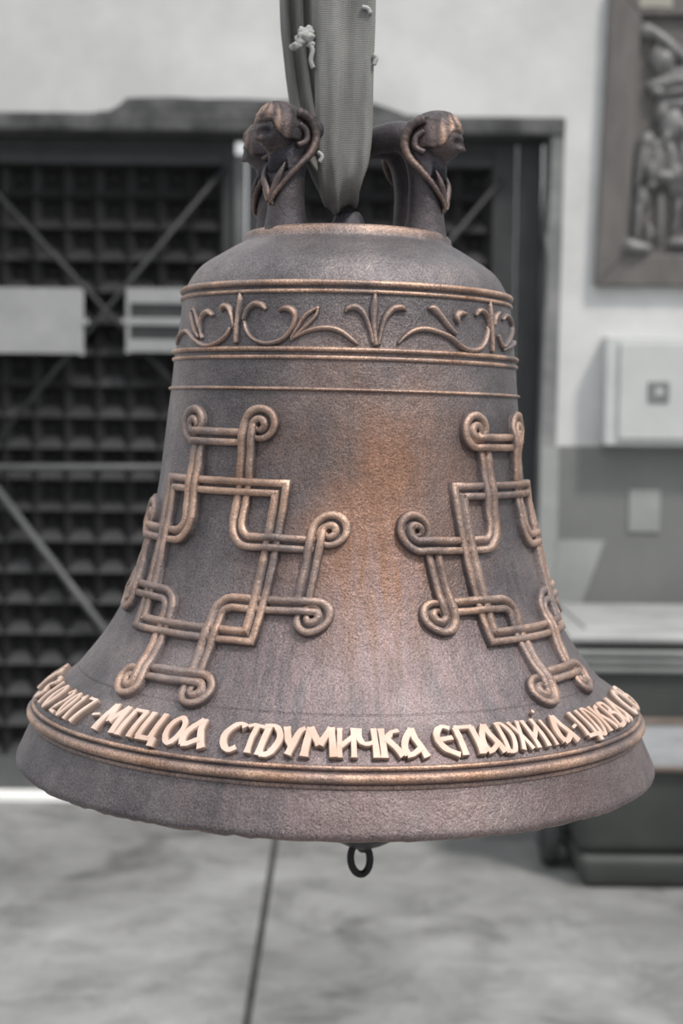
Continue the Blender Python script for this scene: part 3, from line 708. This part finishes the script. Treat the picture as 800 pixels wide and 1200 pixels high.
# ---- raised lettering round the lip
LET = {   # strokes in a 1 x 1 box; a stroke is a list of (u, v)
 'М': [[(0.0, 0), (0.12, 1)], [(0.12, 1), (0.5, 0.35)], [(0.5, 0.35), (0.88, 1)], [(0.88, 1), (1.0, 0)]],
 'П': [[(0.08, 0), (0.08, 0.95)], [(0.0, 0.95), (1, 0.95)], [(0.92, 0.95), (0.92, 0)]],
 'Ц': [[(0.08, 1), (0.08, 0.08)], [(0.0, 0.06), (1.08, 0.06)], [(0.88, 0.06), (0.88, 1)], [(1.06, 0.1), (1.06, -0.14)]],
 'О': [[(0.5, 0.97), (0.2, 0.8), (0.08, 0.5), (0.2, 0.2), (0.5, 0.03), (0.8, 0.2), (0.92, 0.5), (0.8, 0.8), (0.5, 0.97)]],
 '0': [[(0.5, 0.97), (0.2, 0.8), (0.1, 0.5), (0.2, 0.2), (0.5, 0.03), (0.8, 0.2), (0.9, 0.5), (0.8, 0.8), (0.5, 0.97)]],
 'А': [[(0.55, 1.0), (0.62, 0.6), (0.98, 0.0)], [(0.55, 0.98), (0.18, 0.6), (0.05, 0.28), (0.14, 0.06)], [(0.10, 0.06), (0.36, 0.08), (0.78, 0.26)]],
 'С': [[(0.95, 0.86), (0.72, 0.98), (0.4, 0.88), (0.12, 0.55), (0.2, 0.22), (0.5, 0.04), (0.82, 0.14)]],
 'Т': [[(0.0, 0.90), (0.35, 0.98), (1.0, 0.90)], [(0.52, 0.95), (0.42, 0.5), (0.38, 0.0)]],
 'Р': [[(0.3, 0.98), (0.22, 0.5), (0.12, -0.04)], [(0.1, 0.95), (0.6, 0.97), (0.9, 0.66), (0.86, 0.34), (0.55, 0.02), (0.18, 0.0)]],
 'У': [[(0.1, 0.98), (0.28, 0.5), (0.5, 0.3)], [(0.98, 0.95), (0.74, 0.82), (0.5, 0.3), (0.36, 0.02)]],
 'И': [[(0.1, 1), (0.1, 0)], [(0.12, 0.32), (0.88, 0.68)], [(0.9, 1), (0.9, 0)]],
 'Ч': [[(0.1, 1), (0.12, 0.6), (0.4, 0.42), (0.85, 0.5)], [(0.86, 1), (0.88, 0)]],
 'К': [[(0.12, 1), (0.12, 0)], [(0.98, 0.92), (0.62, 0.86), (0.2, 0.5)], [(0.36, 0.56), (0.7, 0.3), (0.98, 0.04)]],
 'Є': [[(0.86, 0.94), (0.5, 1.02), (0.16, 0.82), (0.08, 0.5), (0.35, 0.2), (0.9, 0.02)], [(0.16, 0.52), (0.82, 0.58)]],
 'Х': [[(0.1, 1), (0.9, 0)], [(0.95, 1), (0.1, 0)]],
 'Ј': [[(0.5, 0.92), (0.5, 0)], [(0.4, 1.32), (0.6, 1.24)]],
 'В': [[(0.1, 1), (0.1, 0)], [(0.1, 0.96), (0.7, 0.9), (0.75, 0.62), (0.2, 0.52)], [(0.2, 0.52), (0.9, 0.42), (0.88, 0.08), (0.1, 0.03)]],
 '-': [[(0.1, 0.42), (0.9, 0.50)]],
 '7': [[(0.0, 0.94), (1.0, 0.94)], [(0.94, 0.94), (0.35, 0)]],
 '1': [[(0.2, 0.82), (0.6, 0.98), (0.6, 0)]],
 '2': [[(0.1, 0.78), (0.4, 0.98), (0.85, 0.82), (0.75, 0.5), (0.1, 0.06), (0.95, 0.06)]],
 'І': [[(0.5, 1), (0.5, 0)]],
 'З': [[(0.1, 0.9), (0.6, 0.97), (0.85, 0.75), (0.4, 0.53), (0.9, 0.3), (0.6, 0.04), (0.05, 0.08)]],
}
LETTERS = [('М', -45.1, -40.4), ('П', -39.3, -36.1), ('Ц', -34.9, -31.5), ('О', -29.9, -26.5), ('А', -26.1, -21.9),
    ('С', -19.2, -15.5), ('Т', -15.3, -12.2), ('Р', -12.7, -9.0), ('У', -8.9, -5.2), ('М', -5.0, -0.3), ('И', 0.3, 3.2), ('Ч', 3.5, 6.9), ('К', 7.3, 10.8), ('А', 11.0, 14.7),
    ('Є', 16.9, 20.6), ('П', 20.9, 24.5), ('А', 24.9, 28.5), ('Р', 28.8, 31.6), ('Х', 31.9, 34.4), ('И', 35.2, 37.9), ('Ј', 38.6, 40.6), ('А', 41.2, 45.2), ('-', 45.7, 47.6), ('Ц', 48.4, 51.3), ('Р', 52.2, 55.0), ('К', 55.8, 59.2), ('В', 60.3, 63.6), ('А', 64.5, 68.3),
    ('-', -48.4, -46.4), ('7', -53.6, -51.0), ('1', -56.3, -54.6), ('0', -59.2, -57.1), ('2', -62.5, -60.1), ('О', -67.9, -65.2), ('І', -71.9, -70.1), ('З', -78.2, -74.7),
    ('С', 72.0, 76.5), ('В', 78.5, 83.0), ('Т', -88, -83), ('С', -94, -90)]
ARC_B, ARC_T = arc_of_z(0.0700), arc_of_z(0.0872)
def letter(ch, th0, th1, seed):
    rb = prof(ARC_B + 0.01)[1]
    W = R(th1 - th0) * rb; Hh = ARC_T - ARC_B
    mb = MB(); sw = min(0.0056, max(0.0030, W * 0.30))
    for si, st_ in enumerate(LET[ch]):
        P = [(u * W, v * Hh) for u, v in (spline(st_, 4) if len(st_) > 3 and ch != '2' else st_)]
        Q = [P[0]]
        for a_, b_ in zip(P, P[1:]):
            d_ = math.hypot(b_[0] - a_[0], b_[1] - a_[1]); k_ = max(1, int(d_ / 0.004))
            Q += [(a_[0] + (b_[0] - a_[0]) * k / k_, a_[1] + (b_[1] - a_[1]) * k / k_) for k in range(1, k_ + 1)]
        closed = math.hypot(P[0][0] - P[-1][0], P[0][1] - P[-1][1]) < 1e-6
        if closed: Q = Q[:-1]
        n_ = len(Q); vs = []; wr_ = []; fs = []
        for i, (x, y) in enumerate(Q):
            a_ = Q[i - 1] if (i or closed) else Q[0]; b_ = Q[(i + 1) % n_] if (i < n_ - 1 or closed) else Q[-1]
            t_ = Vector((b_[0] - a_[0], b_[1] - a_[1])).normalized(); nn = Vector((-t_.y, t_.x))
            ww = sw * (1.15 if abs(t_.y) > 0.6 else 0.88) * (1 + 0.14 * mnoise.noise(Vector((x * 300, y * 300, seed))))
            if (i in (0, n_ - 1)) and not closed: ww *= 1.15
            top = 0.0052 + 0.0002 * si
            for u, h_, wv_ in ((-0.56, -0.002, 0.0), (-0.53, top * 0.6, 0.15), (-0.42, top, 1), (0.42, top, 1), (0.53, top * 0.6, 0.15), (0.56, -0.002, 0)):
                lx = x + nn.x * u * ww; ly = y + nn.y * u * ww
                vs.append(on_bell(R(th0) + lx / rb, ARC_B + ly, h_)); wr_.append(wv_)
        for i in range(n_ if closed else n_ - 1):
            j_ = (i + 1) % n_
            for k in range(5): fs.append((i * 6 + k, i * 6 + k + 1, j_ * 6 + k + 1, j_ * 6 + k))
        if not closed:
            fs.append(tuple(range(6))); fs.append(tuple(range((n_ - 1) * 6, n_ * 6)))
        mb.add(vs, fs, wr_)
    return mb.build('letter', M['letter'], bell)
for i, (ch, a_, b_) in enumerate(LETTERS): letter(ch, a_, b_, i * 3.7)

# ---- crown: four canons, each with a cast head, joined in the middle
TOPZ = 0.5085
def sstep(a, b, x):
    t_ = max(0.0, min(1.0, (x - a) / (b - a))); return t_ * t_ * (3 - 2 * t_)
def head_mesh():
    mb = MB(); n_, m_ = 56, 44; vs = []; fs = []; wr_ = []
    for i in range(m_ + 1):
        a = math.pi * i / m_
        for k in range(n_):
            b = 2 * math.pi * k / n_
            d = Vector((math.sin(a) * math.cos(b), math.sin(a) * math.sin(b), math.cos(a)))
            rx, ry, rz_ = 0.0205, 0.0178, 0.0262
            low = sstep(0.0, -1.0, d.z)
            p = Vector((d.x * rx * (1 - 0.10 * low), d.y * ry * (1 - 0.34 * low), d.z * rz_))
            if d.x > 0:
                g = lambda y0, z0, sy, sz: math.exp(-((d.y - y0) / sy) ** 2 - ((d.z - z0) / sz) ** 2)
                f = d.x
                p.x += f * (0.0062 * g(0, -0.16, 0.12, 0.10) + 0.0042 * g(0, 0.02, 0.09, 0.17) + 0.0018 * g(0, 0.27, 0.6, 0.10)
                            - 0.0042 * g(0.33, 0.08, 0.17, 0.11) - 0.0042 * g(-0.33, 0.08, 0.17, 0.11)
                            + 0.0016 * g(0.33, 0.06, 0.10, 0.05) + 0.0016 * g(-0.33, 0.06, 0.10, 0.05)
                            + 0.0024 * g(0, -0.40, 0.20, 0.05) - 0.0020 * g(0, -0.47, 0.22, 0.03) + 0.0024 * g(0, -0.54, 0.17, 0.05)
                            - 0.0016 * g(0, -0.66, 0.25, 0.05) + 0.0040 * g(0, -0.82, 0.25, 0.12) + 0.0012 * g(0.42, -0.22, 0.2, 0.15) + 0.0012 * g(-0.42, -0.22, 0.2, 0.15))
                wr_.append(0.45 * g(0, -0.16, 0.10, 0.08) + 0.12)
            else: wr_.append(0.05)
            vs.append(p)
    for i in range(m_):
        for k in range(n_): fs.append((i * n_ + k, (i + 1) * n_ + k, (i + 1) * n_ + (k + 1) % n_, i * n_ + (k + 1) % n_))
    return mb.add(vs, fs, wr_).mesh('head', M['crown'], True)
def hair_mesh():
    mb = MB(); n_, m_ = 96, 48; vs = []; fs = []; wr_ = []
    for i in range(m_ + 1):
        a = math.pi * i / m_
        for k in range(n_):
            b = 2 * math.pi * k / n_
            d = Vector((math.sin(a) * math.cos(b), math.sin(a) * math.sin(b), math.cos(a)))
            ang = math.atan2(d.y, d.x)
            line_ = 0.36 if d.x > 0 else 0.36 - 1.0 * sstep(0, 0.75, -d.x)
            line_ -= 0.75 * sstep(0.55, 0.95, abs(d.y))        # hair comes down over the temples
            inh = sstep(line_ - 0.06, line_ + 0.07, d.z)
            st_ = 0.5 + 0.5 * math.sin(11 * ang + 5.5 * (1 - d.z) * (1 if d.y > 0 else -1))
            s_ = 0.90 + inh * (0.20 + 0.055 * st_)
            if 0.60 < d.z < 0.68: s_ += 0.03 * inh                 # braid across the crown of the head
            vs.append(Vector((d.x * 0.0205 * s_ * (1.45 if d.x < 0 else 1.0), d.y * 0.0182 * s_, d.z * 0.0262 * s_ + 0.0004)))
            wr_.append(inh * (0.15 + 0.85 * st_ * sstep(0.1, 0.6, d.x)) * 0.95)
    for i in range(m_):
        for k in range(n_): fs.append((i * n_ + k, (i + 1) * n_ + k, (i + 1) * n_ + (k + 1) % n_, i * n_ + (k + 1) % n_))
    return mb.add(vs, fs, wr_).mesh('hair', M['crown'], True)
HEAD, HAIR = head_mesh(), hair_mesh()
def canon():
    mb = MB()
    pth = spline([(0.076, 0, -0.002), (0.0765, 0, 0.006), (0.077, 0, 0.03), (0.076, 0, 0.058), (0.071, 0, 0.082), (0.054, 0, 0.099), (0.030, 0, 0.098), (0.006, 0, 0.090)], 5)
    rad = [interp(i / (len(pth) - 1), [0, 0.12, 0.22, 0.4, 0.55, 0.7, 0.85, 1], [0.0215, 0.0195, 0.017, 0.016, 0.0175, 0.0165, 0.0145, 0.013]) for i in range(len(pth))]
    mb.tube(pth, rad, 20, True)
    mb.w = [0.05] * len(mb.v)
    body = mb.mesh('canon', M['crown'], True)
    ft = MB().tube([(0.0755, 0, -0.003), (0.0755, 0, 0.003), (0.0755, 0, 0.0045)], [0.0195, 0.0195, 0.0175], 20).mesh('foot', M['bell'], True)
    lk = []
    for s in (-1, 1):
        t1 = MB()
        # braid: loops round the ear, then falls forward on to the breast
        pth = spline([(0.080, s * 0.0185, 0.112), (0.068, s * 0.0205, 0.106), (0.062, s * 0.0215, 0.090), (0.067, s * 0.0215, 0.074), (0.078, s * 0.0200, 0.061),
                      (0.089, s * 0.0150, 0.046), (0.0955, s * 0.0070, 0.032), (0.0965, s * 0.0030, 0.024)], 7)
        t1.tube(pth, [0.0048 * (1 - (i / (len(pth) - 1)) ** 2 * 0.75) + 0.00025 * math.sin(i * 2.1) for i in range(len(pth))], 10, wear=0.35)
        lk.append(('braid', t1.mesh('braid', M['crown'], True)))
        t2 = MB().tube(spline([(0.080, s * 0.0195, 0.100), (0.073, s * 0.0212, 0.094), (0.073, s * 0.0212, 0.084), (0.081, s * 0.0190, 0.079)], 6), 0.0032, 8, wear=0.25)
        lk.append(('ear', t2.mesh('ear', M['crown'], True)))
        t3 = MB().tube(spline([(0.0900, s * 0.0130, 0.062), (0.0945, s * 0.0105, 0.048), (0.0955, s * 0.0020, 0.030), (0.0945, -s * 0.003, 0.020)], 7),
                       [0.0034 * max(0.12, math.sin(math.pi * (i + 1) / 23)) for i in range(22)], 8, wear=0.3)
        lk.append(('collar', t3.mesh('collar', M['crown'], True)))
    nk = MB().tube([(0.082, 0, 0.055), (0.084, 0, 0.075), (0.086, 0, 0.090)], [0.014, 0.0115, 0.012], 16).mesh('neck', M['crown'], True)
    return body, ft, lk, nk
CB, CFT, CLK, CNK = canon()
def sub(name, me, parent, loc=(0, 0, 0), rot=(0, 0, 0)):
    o = bpy.data.objects.new(name, me); COL.objects.link(o); o.parent = parent; o.location = loc; o.rotation_euler = rot; return o
for th in (-48, -112, 68, 128):
    q = R(th) - math.pi / 2                       # local +x points outwards
    c_ = sub('canon', CB, bell, (0, 0, TOPZ), (0, 0, q)); c_.scale = (1, 1, 0.90)
    sub('foot', CFT, c_); sub('neck', CNK, c_)
    for nm, me in CLK: sub(nm, me, c_)
    sub('head', HEAD, c_, (0.0885, 0, 0.0925), (0, R(14), 0))
    sub('hair', HAIR, c_, (0.0870, 0, 0.0935), (0, R(14), 0))
MB().tube(spline([(0, 0, 0.505), (0, 0, 0.512), (0, 0, 0.53)], 4), [0.030, 0.028, 0.026, 0.024, 0.021, 0.018, 0.015, 0.013, 0.010], 20).build('crown_boss', M['crown'], bell, True)
MB().tube([(0, 0, 0.586), (0, 0, 0.590), (0, 0, 0.604), (0, 0, 0.608)], [0.016, 0.019, 0.019, 0.015], 20).build('crown_hub', M['crown'], bell, True)

# ================================================================== LIFTING SLING
axis = Vector((math.sin(TILT), 0, math.cos(TILT)))
def B3(x, y, z): return BELL + axis * z + Vector((x, y, 0))
sl = empty('lifting_sling', B3(0, 0, 0.545)); tag(sl, 'thick grey woven lifting sling looped through the bell crown', 'sling')
def strap(name, stations, nseg=34, ridge=0.0028, seed=0, freq=5.2):
    """stations: (centre, half width, half thickness, sideways vector)"""
    vs = []; fs = []
    st_ = []
    for i in range(len(stations) - 1):
        pass
    flat = [(*c, hw, ht, *sv) for c, hw, ht, sv in stations]
    flat = spline(flat, 10)
    m_ = nseg * 2
    for i, s_ in enumerate(flat):
        c = Vector(s_[:3]); hw, ht = s_[3], s_[4]; sv = Vector(s_[5:8]).normalized()
        nx = Vector(flat[min(i + 1, len(flat) - 1)][:3]) - Vector(flat[max(i - 1, 0)][:3])
        nv = sv.cross(nx).normalized()
        for k in range(m_):
            q = 2 * math.pi * k / m_
            cu = math.copysign(abs(math.cos(q)) ** 0.75, math.cos(q)); su = math.copysign(abs(math.sin(q)) ** 0.6, math.sin(q))
            fold = ridge * (math.sin(cu * freq + 0.5 + seed) + 0.45 * math.sin(cu * 11 + i * 0.05))
            fold += 0.0011 * mnoise.noise(Vector((cu * 3, i * 0.16, seed)))
            vs.append(c + sv * hw * cu + nv * (ht * su + fold))
        if i:
            for k in range(m_): fs.append(((i - 1) * m_ + k, (i - 1) * m_ + (k + 1) % m_, i * m_ + (k + 1) % m_, i * m_ + k))
    fs.append(tuple(range(m_))); fs.append(tuple(range((len(flat) - 1) * m_, len(flat) * m_)))
    return rel(MB().add(vs, fs).build(name, M['web'], None, True), sl)
YF, YR = BELL.y - 0.040, BELL.y + 0.046
def P(px, py, Y): return at(px, py, Y)
X = (1, 0, 0)
strap('front_strand', [(P(406, -420, YF - 0.0), 0.030, 0.006, X), (P(405, -200, YF), 0.0295, 0.006, X), (P(403, 0, YF), 0.0290, 0.0062, X), (P(403, 90, YF), 0.0270, 0.0066, X), (P(403, 150, YF + 0.003), 0.0262, 0.007, X),
                       (P(402, 195, YF + 0.006), 0.0235, 0.0078, (1, 0.1, 0.15)), (P(399, 222, YF + 0.018), 0.0185, 0.0085, (1, 0.15, 0.3)), (P(399, 234, BELL.y), 0.0165, 0.009, (1, 0.1, 0.3)), (P(396, 224, YR - 0.01), 0.0185, 0.008, (1, 0, 0.1))], seed=0.3)
strap('rear_strand', [(P(396, 226, YR - 0.012), 0.018, 0.008, X), (P(382, 190, YR), 0.020, 0.0075, X), (P(366, 130, YR), 0.021, 0.0075, X), (P(356, 60, YR), 0.0205, 0.007, X), (P(352, 0, YR), 0.0205, 0.007, X), (P(350, -200, YR), 0.021, 0.007, X), (P(349, -420, YR), 0.021, 0.007, X)], ridge=0.0050, seed=2.1, freq=9.5)
# frayed tuft of fibre on the strap's edge
fr = MB()
for px, py, rr in ((352, 48, 0.0062), (348, 53, 0.0050), (344, 55, 0.0042), (357, 42, 0.0058), (361, 36, 0.0060), (355, 36, 0.0048), (362, 44, 0.0055), (364, 52, 0.0042)):
    c = P(px, py, YF - 0.004 + 0.004 * random.random())
    b0 = len(fr.v); fr.ellipsoid(c, (rr, rr * .8, rr * .8), 12, 8)
    for i in range(b0, len(fr.v)):
        v = Vector(fr.v[i]); fr.v[i] = tuple(v + (v - c) * 0.5 * mnoise.noise(v * 320))
fr.tube(spline([tuple(P(*q_, YF - 0.003)) for q_ in ((360, 45), (366, 58), (364, 70), (367, 80))], 5), 0.0022, 8)
rel(fr.build('frayed_tuft', M['fluff'], None, True), sl)
for pts in (((424, 8), (431, 10), (434, 16)), ((437, 64), (441, 68), (438, 76)), ((372, 178), (377, 183), (374, 190))):
    rel(MB().tube(spline([tuple(P(x, y, YF - 0.009)) for x, y in pts], 5), 0.0020, 8).build('loose_thread', M['fluff'], None, True), sl)

# ================================================================== CLAPPER
pb = at(426, 991, 1.435)
top = B3(0, 0, 0.475)
cl = empty('clapper', pb); tag(cl, 'black iron clapper whose ring hangs below the bell mouth', 'clapper')
rel(MB().tube([top, top.lerp(pb, 0.5), pb + Vector((0, 0, 0.08))], [0.010, 0.012, 0.016], 14).build('shaft', M['iron'], None, True), cl)
bp = [(0.004, -0.006), (0.010, -0.001), (0.022, 0.004), (0.040, 0.016), (0.050, 0.034), (0.048, 0.056), (0.034, 0.078), (0.016, 0.095)]
mb = MB(); vs = []; fs = []
for r_, h_ in spline(bp, 4):
    for k in range(32): vs.append((pb.x + r_ * math.cos(k * math.pi / 16), pb.y + r_ * math.sin(k * math.pi / 16), pb.z + h_))
for i in range(len(vs) // 32 - 1):
    for k in range(32): fs.append((i * 32 + k, i * 32 + (k + 1) % 32, (i + 1) * 32 + (k + 1) % 32, (i + 1) * 32 + k))
fs.append(tuple(range(32)))
rel(mb.add(vs, fs).build('ball', M['iron'], None, True), cl)
rc = at(422, 1006, 1.435)
u_ = Vector((0.93, 0.30, 0.06)).normalized(); v_ = Vector((0.10, 0, -1)).normalized()
ringp = [rc + u_ * 0.0098 * math.cos(2 * math.pi * k / 40) + v_ * 0.0155 * math.sin(2 * math.pi * k / 40) for k in range(41)]
rel(MB().tube(ringp, 0.0036, 12, False).build('ring', M['iron'], None, True), cl)
